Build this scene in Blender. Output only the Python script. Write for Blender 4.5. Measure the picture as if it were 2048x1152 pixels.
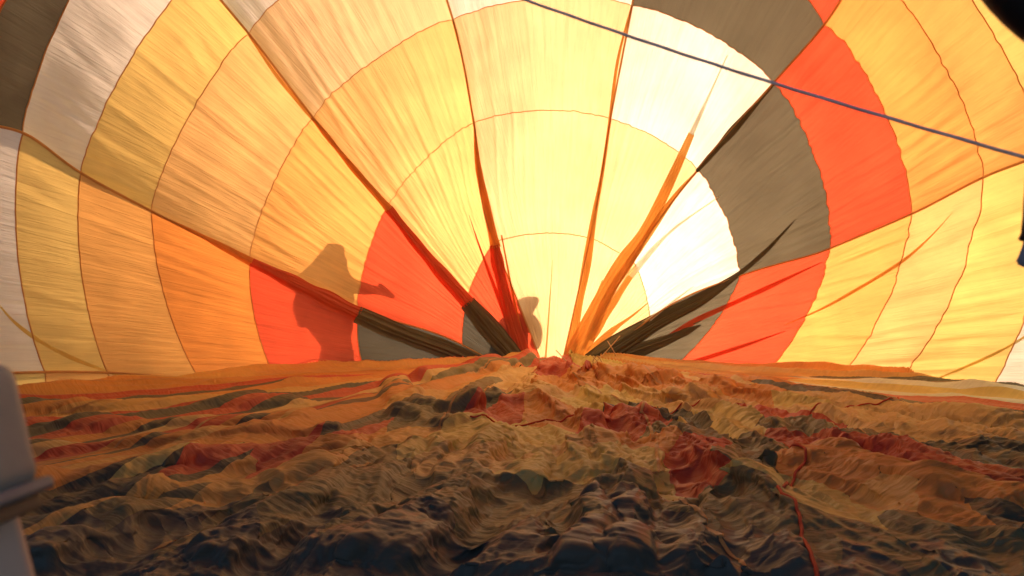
import bpy, bmesh, math, random
import numpy as np
from mathutils import Vector, Matrix

for o in list(bpy.data.objects):
    bpy.data.objects.remove(o)
SC = bpy.context.scene
COL = SC.collection
R = math.radians

# ------------------------------------------------------------------ camera, sky, sun, exposure
S = 0.907                      # overall size of the envelope
CAM_H = 0.83
FPX = 1500.0                   # focal length for a 2048 pixel wide frame
PITCH = math.atan(44.0 / FPX)
cam_d = bpy.data.cameras.new('camera')
cam_d.sensor_width = 36.0
cam_d.lens = 36.0 * FPX / 2048.0
cam_d.clip_start = 0.02
cam_d.clip_end = 2000
cam_d.dof.use_dof = True
cam_d.dof.focus_distance = 7.0
cam_d.dof.aperture_fstop = 5.0
cam = bpy.data.objects.new('camera', cam_d)
COL.objects.link(cam)
cam.location = (0, 0, CAM_H)
cam.rotation_euler = (R(90) + PITCH, 0, 0)
SC.camera = cam

SUN_AZ, SUN_EL = R(17), R(16)
SUN_DIR = np.array([math.sin(SUN_AZ) * math.cos(SUN_EL), math.cos(SUN_AZ) * math.cos(SUN_EL), math.sin(SUN_EL)])
world = bpy.data.worlds.new('World')
SC.world = world
world.use_nodes = True
wn = world.node_tree
wn.nodes.clear()
sky = wn.nodes.new('ShaderNodeTexSky')
sky.sky_type = 'NISHITA'
sky.sun_disc = False
sky.sun_elevation = SUN_EL
sky.sun_rotation = SUN_AZ
sky.air_density = 0.4
sky.dust_density = 6.0
sky.ozone_density = 0.0
bg = wn.nodes.new('ShaderNodeBackground')
bg.inputs['Strength'].default_value = 0.05
wo = wn.nodes.new('ShaderNodeOutputWorld')
wn.links.new(sky.outputs[0], bg.inputs[0])
wn.links.new(bg.outputs[0], wo.inputs[0])

sun_d = bpy.data.lights.new('sun', 'SUN')
sun_d.energy = 5.0
sun_d.angle = R(0.6)
sun_d.color = (1.0, 0.62, 0.36)
sun = bpy.data.objects.new('sun', sun_d)
COL.objects.link(sun)
sun.rotation_euler = Vector(SUN_DIR.tolist()).to_track_quat('Z', 'Y').to_euler()
sun.location = (6, 30, 12)

SC.view_settings.view_transform = 'Standard'
SC.view_settings.look = 'None'
SC.view_settings.gamma = 1.0
SC.view_settings.use_curve_mapping = False
SC.view_settings.exposure = 1.95
SC.render.engine = 'CYCLES'
SC.cycles.max_bounces = 12
SC.cycles.diffuse_bounces = 8
SC.cycles.transmission_bounces = 8
SC.cycles.use_denoising = True
SC.cycles.sample_clamp_indirect = 6.0

# ------------------------------------------------------------------ helpers
def lin(r, g, b):
    f = lambda c: (c / 255 / 12.92) if c / 255 <= 0.04045 else ((c / 255 + 0.055) / 1.055) ** 2.4
    return (f(r), f(g), f(b), 1)

def tag(o, label=None, cat=None, group=None, kind=None):
    if label: o['label'] = label
    if cat: o['category'] = cat
    if group: o['group'] = group
    if kind: o['kind'] = kind
    return o

def empty(name, loc=(0, 0, 0)):
    o = bpy.data.objects.new(name, None)
    o.empty_display_size = 0.2
    COL.objects.link(o)
    o.location = loc
    return o

def mesh_obj(name, verts, faces, material, parent=None, uv=None, smooth=True):
    verts = np.asarray(verts, dtype=np.float32).reshape(-1, 3)
    faces = np.asarray(faces, dtype=np.int32)
    if parent is not None and parent.type == 'EMPTY':
        verts = verts - np.array(parent.location, dtype=np.float32)
    m = bpy.data.meshes.new(name)
    n, k = faces.shape
    m.vertices.add(len(verts)); m.vertices.foreach_set('co', verts.ravel())
    m.loops.add(n * k); m.loops.foreach_set('vertex_index', faces.ravel())
    m.polygons.add(n)
    m.polygons.foreach_set('loop_start', np.arange(0, n * k, k, dtype=np.int32))
    m.polygons.foreach_set('loop_total', np.full(n, k, dtype=np.int32))
    m.polygons.foreach_set('use_smooth', np.full(n, smooth, dtype=bool))
    if uv is not None:
        l = m.uv_layers.new(name='UVMap')
        l.data.foreach_set('uv', np.asarray(uv, dtype=np.float32)[faces.ravel()].ravel())
    m.update(calc_edges=True)
    m.validate()
    o = bpy.data.objects.new(name, m)
    COL.objects.link(o)
    if material: m.materials.append(material)
    if parent is not None: o.parent = parent
    return o

def grid_faces(nv, nu, closed=False):
    i = np.arange(nv - 1)[:, None]; j = np.arange(nu if closed else nu - 1)[None, :]
    j2 = (j + 1) % nu
    a = i * nu + j; b = i * nu + j2; c = (i + 1) * nu + j2; d = (i + 1) * nu + j
    return np.stack([a, b, c, d], -1).reshape(-1, 4)

def hash2(ix, iy, seed):
    h = (ix.astype(np.int64) * 374761393 + iy.astype(np.int64) * 668265263 + seed * 974634777) & 0xffffffff
    h = ((h ^ (h >> 13)) * 1274126177) & 0xffffffff
    h = h ^ (h >> 16)
    return (h & 0xffff) / 65535.0 * 2 - 1

def vnoise(x, y, seed=0):
    x = np.asarray(x, float); y = np.asarray(y, float)
    x, y = np.broadcast_arrays(x, y)
    ix = np.floor(x).astype(np.int64); iy = np.floor(y).astype(np.int64)
    fx = x - ix; fy = y - iy
    sx = fx * fx * fx * (fx * (fx * 6 - 15) + 10); sy = fy * fy * fy * (fy * (fy * 6 - 15) + 10)
    a = hash2(ix, iy, seed); b = hash2(ix + 1, iy, seed); c = hash2(ix, iy + 1, seed); d = hash2(ix + 1, iy + 1, seed)
    return (a + (b - a) * sx) * (1 - sy) + (c + (d - c) * sx) * sy

def fbm(x, y, seed=0, oct=3):
    s = 0; a = 1.0; t = 0
    for k in range(oct):
        s = s + a * vnoise(x * 2 ** k, y * 2 ** k, seed + k * 17); t += a; a *= 0.5
    return s / t

# a pixel of the 2048 x 1152 frame -> view ray; used to take the measured seam positions onto the balloon's surface
FW = np.array([0, math.cos(PITCH), math.sin(PITCH)]); UP = np.array([0, -math.sin(PITCH), math.cos(PITCH)]); RT = np.array([1.0, 0, 0])
CAMP = np.array([0, 0, CAM_H])
def ray(px, py):
    px = np.asarray(px, float)[..., None]; py = np.asarray(py, float)[..., None]
    return FW + RT * ((px - 1024) / FPX) + UP * ((576 - py) / FPX)
def at(px, py, dist):
    return CAMP + ray(px, py) * dist
def on_ground(px, py, z=0.0):
    d = ray(px, py)
    t = (z - CAM_H) / d[..., 2]
    return CAMP + d * t[..., None]

# ------------------------------------------------------------------ the balloon's inflated shape: an egg lying on its side
EC = np.array([0.0, 4.0 * S, 0.05])
TILT = math.atan2(0.85, 8.0)
AX = np.array([math.sin(TILT), math.cos(TILT), 0]); LX = np.array([math.cos(TILT), -math.sin(TILT), 0])
RX, RYF, RYN, RZ = 5.0 * S, 8.05 * S, 6.0 * S, 5.3 * S

def dome_hit(px, py):
    d = ray(px, py); o = CAMP - EC
    q = lambda v: np.stack([v @ LX / RX, v @ AX / RYF, v[..., 2] / RZ], -1)
    D = q(d); O = q(o)
    a = (D * D).sum(-1); b = 2 * (D * O).sum(-1); c = (O * O).sum() - 1
    t = (-b + np.sqrt(b * b - 4 * a * c)) / (2 * a)
    return CAMP + d * t[..., None]

def to_chart(p):               # azimuthal chart about the pole
    r = p - EC
    x = r @ LX / RX; y = r @ AX / RYF; z = r[..., 2] / RZ
    phi = np.arccos(np.clip(y, -1, 1)); n = np.sqrt(x * x + z * z) + 1e-9
    return np.stack([phi * x / n, phi * z / n], -1)

def from_chart(c):
    phi = np.sqrt((c ** 2).sum(-1)) + 1e-9
    x = np.sin(phi) * c[..., 0] / phi; z = np.sin(phi) * c[..., 1] / phi; y = np.cos(phi)
    ry = np.where(y > 0, RYF, RYN)
    p = EC + (RX * x)[..., None] * LX + (ry * y)[..., None] * AX
    p[..., 2] += RZ * z
    n = (x / RX)[..., None] * LX + (y / ry)[..., None] * AX
    n[..., 2] += z / RZ
    n /= np.linalg.norm(n, axis=-1, keepdims=True)
    return p, n

CROWN_PX = (1108, 795)
CROWN = dome_hit(*[np.array(v) for v in CROWN_PX])
CC = to_chart(CROWN)

# ------------------------------------------------------------------ materials
def fabric(name, col, trans=0.42, bump=0.55, gloss=0.4):
    m = bpy.data.materials.new(name); m.use_nodes = True
    nt = m.node_tree; N = nt.nodes; L = nt.links; N.clear()
    out = N.new('ShaderNodeOutputMaterial')
    uv = N.new('ShaderNodeUVMap'); uv.uv_map = 'UVMap'
    # slight dye and dirt variation
    tc = N.new('ShaderNodeTexCoord')
    nz = N.new('ShaderNodeTexNoise'); nz.inputs['Scale'].default_value = 1.6; nz.inputs['Detail'].default_value = 5
    L.new(tc.outputs['Object'], nz.inputs['Vector'])
    mr = N.new('ShaderNodeMapRange'); mr.inputs[1].default_value = 0.3; mr.inputs[2].default_value = 0.7
    mr.inputs[3].default_value = 0.84; mr.inputs[4].default_value = 1.07
    L.new(nz.outputs['Fac'], mr.inputs[0])
    mul = N.new('ShaderNodeMix'); mul.data_type = 'RGBA'; mul.blend_type = 'MULTIPLY'; mul.inputs['Factor'].default_value = 1.0
    mul.inputs['A'].default_value = (*col[:3], 1)
    L.new(mr.outputs[0], mul.inputs['B'])
    # long fine creases (U is across the creases, V along them, both in metres)
    mp = N.new('ShaderNodeMapping'); mp.inputs['Scale'].default_value = (26, 1.6, 1)
    L.new(uv.outputs[0], mp.inputs[0])
    n1 = N.new('ShaderNodeTexNoise'); n1.inputs['Scale'].default_value = 1; n1.inputs['Detail'].default_value = 4; n1.inputs['Distortion'].default_value = 0.6
    L.new(mp.outputs[0], n1.inputs['Vector'])
    mp2 = N.new('ShaderNodeMapping'); mp2.inputs['Scale'].default_value = (9, 3.5, 1)
    L.new(uv.outputs[0], mp2.inputs[0])
    n2 = N.new('ShaderNodeTexNoise'); n2.inputs['Scale'].default_value = 1; n2.inputs['Detail'].default_value = 6
    L.new(mp2.outputs[0], n2.inputs['Vector'])
    add = N.new('ShaderNodeMath'); add.operation = 'MULTIPLY_ADD'; add.inputs[1].default_value = 0.7
    L.new(n2.outputs['Fac'], add.inputs[0]); L.new(n1.outputs['Fac'], add.inputs[2])
    # crease shading painted into the colour: darker streaks following the crease noise
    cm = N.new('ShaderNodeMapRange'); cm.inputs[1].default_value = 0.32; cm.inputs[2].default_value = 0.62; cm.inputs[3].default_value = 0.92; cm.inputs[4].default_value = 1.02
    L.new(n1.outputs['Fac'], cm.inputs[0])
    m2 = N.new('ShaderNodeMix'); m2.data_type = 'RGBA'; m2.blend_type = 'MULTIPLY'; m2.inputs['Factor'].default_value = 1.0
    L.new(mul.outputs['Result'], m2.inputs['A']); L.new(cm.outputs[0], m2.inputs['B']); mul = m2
    bp = N.new('ShaderNodeBump'); bp.inputs['Strength'].default_value = bump; bp.inputs['Distance'].default_value = 0.02
    L.new(add.outputs[0], bp.inputs['Height'])
    pr = N.new('ShaderNodeBsdfPrincipled')
    pr.inputs['Roughness'].default_value = 0.42
    pr.inputs['Specular IOR Level'].default_value = gloss
    pale = N.new('ShaderNodeMix'); pale.data_type = 'RGBA'; pale.inputs['Factor'].default_value = 0.10
    pale.inputs['B'].default_value = (0.42, 0.40, 0.37, 1); L.new(mul.outputs['Result'], pale.inputs['A'])
    pr.inputs['Sheen Weight'].default_value = 0.12; pr.inputs['Sheen Roughness'].default_value = 0.4
    lift = N.new('ShaderNodeMix'); lift.data_type = 'RGBA'; lift.blend_type = 'MULTIPLY'; lift.inputs['Factor'].default_value = 1.0
    lift.inputs['B'].default_value = (1.22, 1.52, 1.34, 1); L.new(pale.outputs['Result'], lift.inputs['A'])
    L.new(lift.outputs['Result'], pr.inputs['Base Color']); L.new(bp.outputs[0], pr.inputs['Normal'])
    tr = N.new('ShaderNodeBsdfTranslucent')
    L.new(mul.outputs['Result'], tr.inputs['Color']); L.new(bp.outputs[0], tr.inputs['Normal'])
    mx = N.new('ShaderNodeMixShader'); mx.inputs[0].default_value = trans
    L.new(pr.outputs[0], mx.inputs[1]); L.new(tr.outputs[0], mx.inputs[2])
    L.new(mx.outputs[0], out.inputs[0])
    return m

def plain(name, col, rough=0.6, noise=0.12, scale=8, spec=0.4, metal=0.0, bump=0.1):
    m = bpy.data.materials.new(name); m.use_nodes = True
    nt = m.node_tree; N = nt.nodes; L = nt.links
    pr = N['Principled BSDF']
    pr.inputs['Roughness'].default_value = rough; pr.inputs['Specular IOR Level'].default_value = spec; pr.inputs['Metallic'].default_value = metal
    tc = N.new('ShaderNodeTexCoord'); nz = N.new('ShaderNodeTexNoise'); nz.inputs['Scale'].default_value = scale; nz.inputs['Detail'].default_value = 6
    L.new(tc.outputs['Object'], nz.inputs['Vector'])
    mr = N.new('ShaderNodeMapRange'); mr.inputs[3].default_value = 1 - noise; mr.inputs[4].default_value = 1 + noise
    L.new(nz.outputs['Fac'], mr.inputs[0])
    mul = N.new('ShaderNodeMix'); mul.data_type = 'RGBA'; mul.blend_type = 'MULTIPLY'; mul.inputs['Factor'].default_value = 1
    mul.inputs['A'].default_value = (*col[:3], 1); L.new(mr.outputs[0], mul.inputs['B'])
    L.new(mul.outputs['Result'], pr.inputs['Base Color'])
    bp = N.new('ShaderNodeBump'); bp.inputs['Strength'].default_value = bump; bp.inputs['Distance'].default_value = 0.01
    L.new(nz.outputs['Fac'], bp.inputs['Height']); L.new(bp.outputs[0], pr.inputs['Normal'])
    return m

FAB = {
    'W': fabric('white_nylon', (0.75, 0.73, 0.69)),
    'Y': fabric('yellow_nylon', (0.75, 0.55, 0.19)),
    'P': fabric('glare_yellow_nylon', (0.75, 0.545, 0.315)),  # yellow nylon of the centre, paled by sun glare put into its colour
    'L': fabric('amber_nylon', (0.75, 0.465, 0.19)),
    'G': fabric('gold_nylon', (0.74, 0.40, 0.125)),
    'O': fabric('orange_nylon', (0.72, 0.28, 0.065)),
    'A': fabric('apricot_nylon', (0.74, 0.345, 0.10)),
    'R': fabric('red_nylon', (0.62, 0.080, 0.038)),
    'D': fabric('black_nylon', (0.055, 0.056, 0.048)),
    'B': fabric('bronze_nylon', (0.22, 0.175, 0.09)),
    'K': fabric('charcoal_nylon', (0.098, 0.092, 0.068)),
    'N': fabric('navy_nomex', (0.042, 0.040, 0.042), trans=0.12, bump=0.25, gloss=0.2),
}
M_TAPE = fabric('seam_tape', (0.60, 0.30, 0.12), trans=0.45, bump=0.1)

# ------------------------------------------------------------------ ground outside
gm = plain('dry_grass_ground', (0.11, 0.10, 0.05), rough=0.95, noise=0.35, scale=3, bump=0.5)
gs = 900
ground = mesh_obj('ground', [(-gs, -gs, -0.06), (gs, -gs, -0.06), (gs, gs, -0.06), (-gs, gs, -0.06)], [(0, 1, 2, 3)], gm, smooth=False)
tag(ground, kind='structure')

# ------------------------------------------------------------------ the envelope
env = empty('balloon_envelope', (0, 4.0, 0))
tag(env, 'half inflated hot air balloon of yellow, orange, red, white and charcoal panels, seen from inside', 'balloon')

# measured crossings of ring seams (k) with meridian seams, pixels of the 2048 frame; meridians run from left ground line to right ground line
NODES = [
    {1: (945, 780), 2: (735, 795), 3: (560, 806), 4: (410, 820), 5: (240, 832), 6: (100, 842)},
    {1: (935, 738), 2: (728, 745), 3: (548, 748), 4: (398, 756), 5: (215, 745), 6: (90, 744)},
    {1: (925, 690), 2: (716, 622), 3: (500, 520), 4: (303, 422), 5: (162, 346), 6: (46, 266), 7: (-66, 237)},
    {1: (935, 600), 2: (775, 415), 3: (627, 236), 4: (498, 68), 5: (398, -51), 6: (272, -201), 7: (195, -293)},
    {1: (988, 485), 2: (948, 246), 3: (906, 40)},
    {1: (1180, 477), 2: (1221, 238), 3: (1264, 12)},
    {1: (1265, 522), 2: (1395, 340), 3: (1546, 167), 4: (1648, 50), 5: (1724, -68), 6: (1787, -158)},
    {1: (1300, 638), 2: (1480, 552), 3: (1660, 497), 4: (1823, 428), 5: (1966, 355), 6: (2083, 309)},
    {1: (1235, 745), 2: (1338, 740), 3: (1526, 752), 4: (1668, 768), 5: (1790, 772), 6: (1985, 774)},
    {1: (1240, 785), 2: (1345, 788), 3: (1530, 805), 4: (1672, 820), 5: (1795, 832), 6: (1985, 842)},
]
COLORS = ['DROGLGYKN', 'DDROGYWKN', 'DRGLYWKRN', 'RLLPWKRNN', 'PPPWKRKNN', 'PPWKROKNN', 'PWKRAGYKN', 'KKRGLYWKN', 'KRGLYWKKN']  # unseen rings near the mouth coloured dark to cut fill light inside
NK = 9
NM = len(NODES)
RHO = np.zeros((NK + 1, NM)); ALP = np.zeros((NK + 1, NM))
MOUTH_PHI = R(125)
for m, nd in enumerate(NODES):
    for k in sorted(nd):
        c = to_chart(dome_hit(np.array(nd[k][0]), np.array(nd[k][1]))) - CC
        RHO[k, m] = np.hypot(*c); ALP[k, m] = math.atan2(c[1], c[0]) % (2 * math.pi)
        if ALP[k, m] > R(300): ALP[k, m] -= 2 * math.pi
    kl = max(nd)
    step = (RHO[kl, m] - RHO[1, m]) / (kl - 1)
    for k in range(kl + 1, NK + 1):
        RHO[k, m] = RHO[k - 1, m] + step * 0.85
        ALP[k, m] = ALP[kl, m]
    ALP[0, m] = ALP[1, m]
# keep the last ring at the mouth
for m in range(NM):
    lim = MOUTH_PHI
    if RHO[NK, m] > lim:
        kl = max(NODES[m])
        RHO[kl + 1:, m] = np.linspace(RHO[kl, m], lim, NK - kl + 1)[1:]
    RHO[NK, m] = lim

def pchip(ys, t):
    ys = np.asarray(ys); n = len(ys); d = np.diff(ys)
    mm = np.zeros(n); mm[0] = d[0]; mm[-1] = d[-1]
    a, b = d[:-1], d[1:]
    mm[1:-1] = np.where(a * b > 0, 2 * a * b / (a + b + 1e-12), 0.5 * (a + b) * 0.3)
    i = np.clip(np.floor(t).astype(int), 0, n - 2); f = t - i
    h00 = 2 * f ** 3 - 3 * f ** 2 + 1; h10 = f ** 3 - 2 * f ** 2 + f; h01 = -2 * f ** 3 + 3 * f ** 2; h11 = f ** 3 - f ** 2
    return h00 * ys[i] + h10 * mm[i] + h01 * ys[i + 1] + h11 * mm[i + 1]

def gore_point(g, u, v):
    """u 0..1 across gore g, v = ring coordinate; returns position, outward normal, wrinkle uv"""
    r0 = pchip(RHO[:, g], v); r1 = pchip(RHO[:, g + 1], v)
    a0 = pchip(ALP[:, g], v); a1 = pchip(ALP[:, g + 1], v)
    rho = r0 + (r1 - r0) * u; al = a0 + (a1 - a0) * u
    rho = rho * (1 - (0.030 if 1 < g < 7 else 0.010) * 4 * u * (1 - u) * np.clip(np.abs(a1 - a0) / 0.6, 0, 1))
    c = CC + np.stack([rho * np.cos(al), rho * np.sin(al)], -1)
    p, n = from_chart(c)
    width = np.abs(a1 - a0) * rho * 6.5 * S            # metres across, about
    win = np.clip(np.minimum(u, 1 - u) * 9, 0, 1); win = win * win * (3 - 2 * win)
    bil = 0.088 * width * (4 * u * (1 - u)) ** 0.8
    if g in (0, 1, 7, 8): bil = bil * 0.5
    # pleats that gather along the meridian seams and fan out into the panel
    um = u * float(np.abs(ALP[1:, g + 1] - ALP[1:, g]).mean())
    edge = np.exp(-np.minimum(u, 1 - u) * 6)
    fan = np.clip(1.6 - v / 3.0, 0.35, 1.4)
    w1 = vnoise(um * 34 + 0.5 * vnoise(um * 7, v * 0.9, 40 + g), v * 0.55, 5 + g)
    w2 = vnoise(um * 80 + 0.6 * vnoise(um * 9, v * 1.3, 60 + g), v * 1.1, 25 + g)
    amp = np.minimum(width, 2.2)
    side = (0.4, 0.5, 0.9, 1, 0.8, 0.8, 1.6, 2.2, 1.6)[g]
    wr = side * amp * (0.007 + 0.016 * edge * fan) * (-np.abs(w1) + 0.3) + side * amp * 0.006 * w2
    wr = wr * np.clip(1.25 - 0.13 * v, 0.45, 1.0)
    big = 0.022 * vnoise(u * 1.7, v * 0.9, 80 + g)
    disp = bil + win * (wr + big)
    p = p + n * disp[..., None]
    U = al * np.maximum(rho, 0.15) * 6.0; V = rho * 6.5
    return p, n, np.stack([al * 5.0, V], -1)

NU, NVP = 110, 32
WALL = []
for g in range(NM - 1):
    for k in range(NK):
        u = np.linspace(0, 1, NU + 1)[None, :] + np.zeros((NVP + 1, 1))
        v = np.linspace(max(k, 0.04), k + 1, NVP + 1)[:, None] + np.zeros((1, NU + 1))
        p, n, uv = gore_point(g, u, v)
        WALL.append(p.reshape(-1, 3))
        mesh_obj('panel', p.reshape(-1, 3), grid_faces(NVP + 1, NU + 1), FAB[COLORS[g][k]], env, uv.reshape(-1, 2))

WALL = np.concatenate(WALL)
_d = WALL - CAMP
_f = _d @ FW; _ok = _f > 1.0
WPX = np.stack([1024 + FPX * _d[_ok, 0] / _f[_ok], 576 - FPX * (_d[_ok] @ UP) / _f[_ok]], -1); WDP = _f[_ok]
_in = (WPX[:, 0] > -150) & (WPX[:, 0] < 2200) & (WPX[:, 1] > -150) & (WPX[:, 1] < 900)
WPX = WPX[_in]; WDP = WDP[_in]
from mathutils.kdtree import KDTree
WKD = KDTree(len(WPX))
for i_, (a_, b_) in enumerate(WPX): WKD.insert((a_, b_, 0), i_)
WKD.balance()
def wall_hit(px, py):
    px = np.asarray(px, float); py = np.asarray(py, float); sh = px.shape
    dd = []
    for a_, b_ in zip(px.ravel(), py.ravel()):
        nb = WKD.find_n((a_, b_, 0), 5); w = np.array([1 / (q[2] + 0.5) for q in nb])
        dd.append((w * WDP[[q[1] for q in nb]]).sum() / w.sum())
    return CAMP + ray(px, py) * np.array(dd).reshape(sh)[..., None]

def tape(name, p, n, w, mat, off=0.007):
    t = np.gradient(p, axis=0); t /= np.linalg.norm(t, axis=-1, keepdims=True) + 1e-9
    s = np.cross(t, n); s /= np.linalg.norm(s, axis=-1, keepdims=True) + 1e-9
    w = np.broadcast_to(np.asarray(w, float), (len(p),))[:, None]
    q = p - n * off
    rows = np.stack([q - s * w / 2 + n * off * 0.6, q, q + s * w / 2 + n * off * 0.6], 1)
    uv = np.stack([np.tile([0, .01, .02], len(p)), np.repeat(np.arange(len(p)) * 0.02, 3)], -1)
    return mesh_obj(name, rows.reshape(-1, 3), grid_faces(len(p), 3), mat, env, uv)

for g in range(NM - 1):
    for k in range(1, NK):
        u = np.linspace(0, 1, 181); v = np.full_like(u, k) + 0.0
        v = v - 1e-4
        p, n, _ = gore_point(g, u, v)
        tape('ring_seam', p, n, 0.014, M_TAPE)
for m in range(NM):
    v = np.linspace(0.1, NK, 400); g = min(m, NM - 2)
    p, n, _ = gore_point(g, np.full_like(v, 0.0 if m < NM - 1 else 1.0), v)
    tape('load_tape', p, n, 0.022, M_TAPE, off=0.010)

# loose cloth hanging in flat pleats along the meridians: (x, y, width) in the 2048 frame
def spline(pts, n):
    pts = np.asarray(pts, float); t = np.linspace(0, len(pts) - 1, n)
    out = np.zeros((n, pts.shape[1]))
    P = np.vstack([2 * pts[0] - pts[1], pts, 2 * pts[-1] - pts[-2]])
    i = np.clip(np.floor(t).astype(int), 0, len(pts) - 2); f = (t - i)[:, None]
    p0, p1, p2, p3 = P[i], P[i + 1], P[i + 2], P[i + 3]
    return 0.5 * (2 * p1 + (p2 - p0) * f + (2 * p0 - 5 * p1 + 4 * p2 - p3) * f ** 2 + (3 * p1 - p0 - 3 * p2 + p3) * f ** 3)

def pleat(pts, mat, off=0.03, seed=0):
    sheets = 1 if (off == 0 or mat in 'GLW') else 2
    n = 64
    sp = spline(pts, n)
    p = wall_hit(sp[:, 0], sp[:, 1])
    for _ in range(4): p[1:-1] = 0.5 * p[1:-1] + 0.25 * (p[:-2] + p[2:])
    _, nr = from_chart(to_chart(p))
    ar = np.arange(n)
    wd = np.maximum(sp[:, 2], 1.5) * (0.80 if mat in 'DK' else 0.66) / FPX * (p[:, 1])
    wd = wd * (1 + 0.16 * vnoise(ar * 0.09, 0 * ar + seed, seed)) * np.clip(np.minimum(ar + 1, 200) / 1.0, 0, 1)
    t = np.gradient(p, axis=0); t /= np.linalg.norm(t, axis=-1, keepdims=True)
    s = np.cross(t, nr); s /= np.linalg.norm(s, axis=-1, keepdims=True)
    s = s if s[0, 0] >= 0 else -s
    off = off * 0.6
    along = ar[:, None] * 0.05
    hug = np.clip(wd / 0.12, 0.1, 1.0)[:, None]
    nc = 20
    c = np.linspace(-1, 1, nc)[None, :]
    V_, F_, U_ = [], [], []
    for layer in range(sheets):                              # a flap folded back on itself
        sh = (-0.10, 0.12, -0.02)[layer] * wd[:, None]
        ww = wd[:, None] * (0.92, 0.72, 0.45)[layer]
        rip = vnoise(c * 3.4 + 0.25 * vnoise(along * 0.6, 0 * along + layer, seed + 5) + seed * 3.7 + layer * 11, along * 0.35, seed + 3)
        rip2 = vnoise(c * 7.5 + seed * 1.7 + layer * 5, along * 0.5, seed + 13)
        hgt = (off * 0.45 + 0.012 + layer * 0.022) * hug + hug * ww * (0.10 * np.abs(rip) + 0.035 * rip2) * (1 - 0.55 * c ** 4)
        lat = ww * 0.5 * c + sh + 0.06 * ww * vnoise(along * 0.5, c * 0.5, seed + 21)
        q = p[:, None, :] - nr[:, None, :] * hgt[..., None] + s[:, None, :] * lat[..., None]
        F_.append(grid_faces(n, nc) + layer * n * nc); V_.append(q.reshape(-1, 3))
        U_.append(np.stack([ww * c * 0.5, along + 0 * c], -1).reshape(-1, 2))
    return mesh_obj('pleat', np.vstack(V_), np.vstack(F_), FAB[mat], env, np.vstack(U_))

PLEATS = [
    ('O', .03, [(300, 422, 5), (400, 470, 13), (500, 522, 28)]),
    ('R', .03, [(500, 522, 28), (610, 575, 42), (716, 628, 44)]),
    ('K', .03, [(712, 627, 44), (800, 665, 46), (880, 694, 40), (985, 735, 30)]),
    ('L', .02, [(497, 70, 6), (560, 158, 13), (628, 240, 12)]),
    ('O', .02, [(624, 234, 12), (700, 328, 17), (777, 416, 24)]),
    ('R', .02, [(775, 414, 24), (850, 507, 34), (937, 606, 42)]),
    ('K', .02, [(934, 603, 42), (985, 662, 46), (1050, 735, 42)]),
    ('O', .03, [(949, 255, 6), (956, 330, 17), (970, 400, 25), (991, 493, 32)]),
    ('R', .03, [(989, 488, 32), (1010, 590, 36), (1054, 740, 44)]),
    ('R', .0, [(938, 430, 1.5), (962, 500, 6), (990, 575, 12), (1044, 715, 22)]),
    ('O', .02, [(1003, 470, 4), (1026, 590, 7), (1052, 705, 9)]),
    ('L', .03, [(906, 40, 6), (930, 140, 7), (949, 255, 7)]),
    ('G', .03, [(1264, 12, 7), (1236, 120, 9), (1221, 237, 11), (1205, 350, 14), (1190, 430, 20), (1176, 530, 27), (1160, 610, 24), (1138, 745, 44)]),
    ('W', .03, [(1455, 110, 3), (1420, 188, 9), (1384, 268, 20)]),
    ('G', .03, [(1385, 266, 20), (1346, 355, 34), (1300, 450, 42), (1255, 522, 48), (1205, 600, 46), (1160, 690, 56), (1135, 745, 64)]),
    ('K', .02, [(1550, 166, 6), (1470, 257, 18), (1394, 342, 8)]),
    ('G', .02, [(1397, 340, 8), (1345, 400, 16), (1285, 490, 24), (1225, 580, 28), (1180, 680, 30)]),
    ('W', .03, [(1440, 392, 3), (1340, 465, 10), (1262, 552, 24)]),
    ('G', .03, [(1262, 552, 24), (1215, 625, 26), (1170, 700, 28)]),
    ('W', .02, [(1388, 572, 3), (1345, 605, 8), (1300, 640, 12)]),
    ('K', .03, [(1592, 438, 1.5), (1565, 468, 7), (1530, 505, 12), (1476, 550, 13), (1400, 600, 30), (1320, 640, 40), (1235, 692, 48), (1180, 725, 40)]),
    ('K', .05, [(1402, 650, 3), (1370, 665, 18), (1330, 682, 26), (1250, 712, 34), (1190, 735, 30)]),
    ('R', .0, [(1645, 524, 2), (1590, 550, 9), (1530, 579, 15), (1440, 620, 18), (1388, 645, 20), (1320, 690, 22)]),
    ('R', .0, [(1572, 662, 2), (1530, 677, 7), (1480, 695, 11), (1390, 724, 15), (1330, 742, 12)]),
    ('G', .0, [(1905, 425, 1.5), (1860, 475, 6), (1800, 527, 10), (1700, 588, 11), (1640, 620, 7), (1570, 650, 2)]),
    ('Y', .0, [(-10, 600, 3), (30, 645, 10), (90, 688, 13), (160, 722, 12), (240, 752, 4)]),
    ('Y', .0, [(2080, 655, 7), (2020, 692, 9), (1960, 722, 9), (1850, 768, 3)]),
    ('G', .03, [(1296, 606, 2), (1265, 632, 9), (1225, 662, 18), (1160, 725, 30)]),
    ('L', .0, [(1105, 520, 1.5), (1100, 600, 4), (1090, 740, 7)]),
    ('L', .03, [(1205, 560, 3), (1175, 640, 9), (1150, 705, 12)]),
]
for i, (c, off, pts) in enumerate(PLEATS):
    pleat(pts, c, off, i)

# ------------------------------------------------------------------ the slack lower half lying on the ground
KX, KY = 0.78, 10.85
DX = 0.036
X0, X1, Y0, Y1 = -4.7, 4.8, 1.1, 11.1
nx = int(round((X1 - X0) / DX)) + 1; ny = int(round((Y1 - Y0) / DX)) + 1
gx, gy = np.meshgrid(np.linspace(X0, X1, nx), np.linspace(Y0, Y1, ny))
dx = (X1 - X0) / (nx - 1); dy = (Y1 - Y0) / (ny - 1)

def polar(x, y):
    return np.arctan2(x - KX, KY + 0.6 - y), np.hypot(x - KX, y - KY - 0.6)

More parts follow.
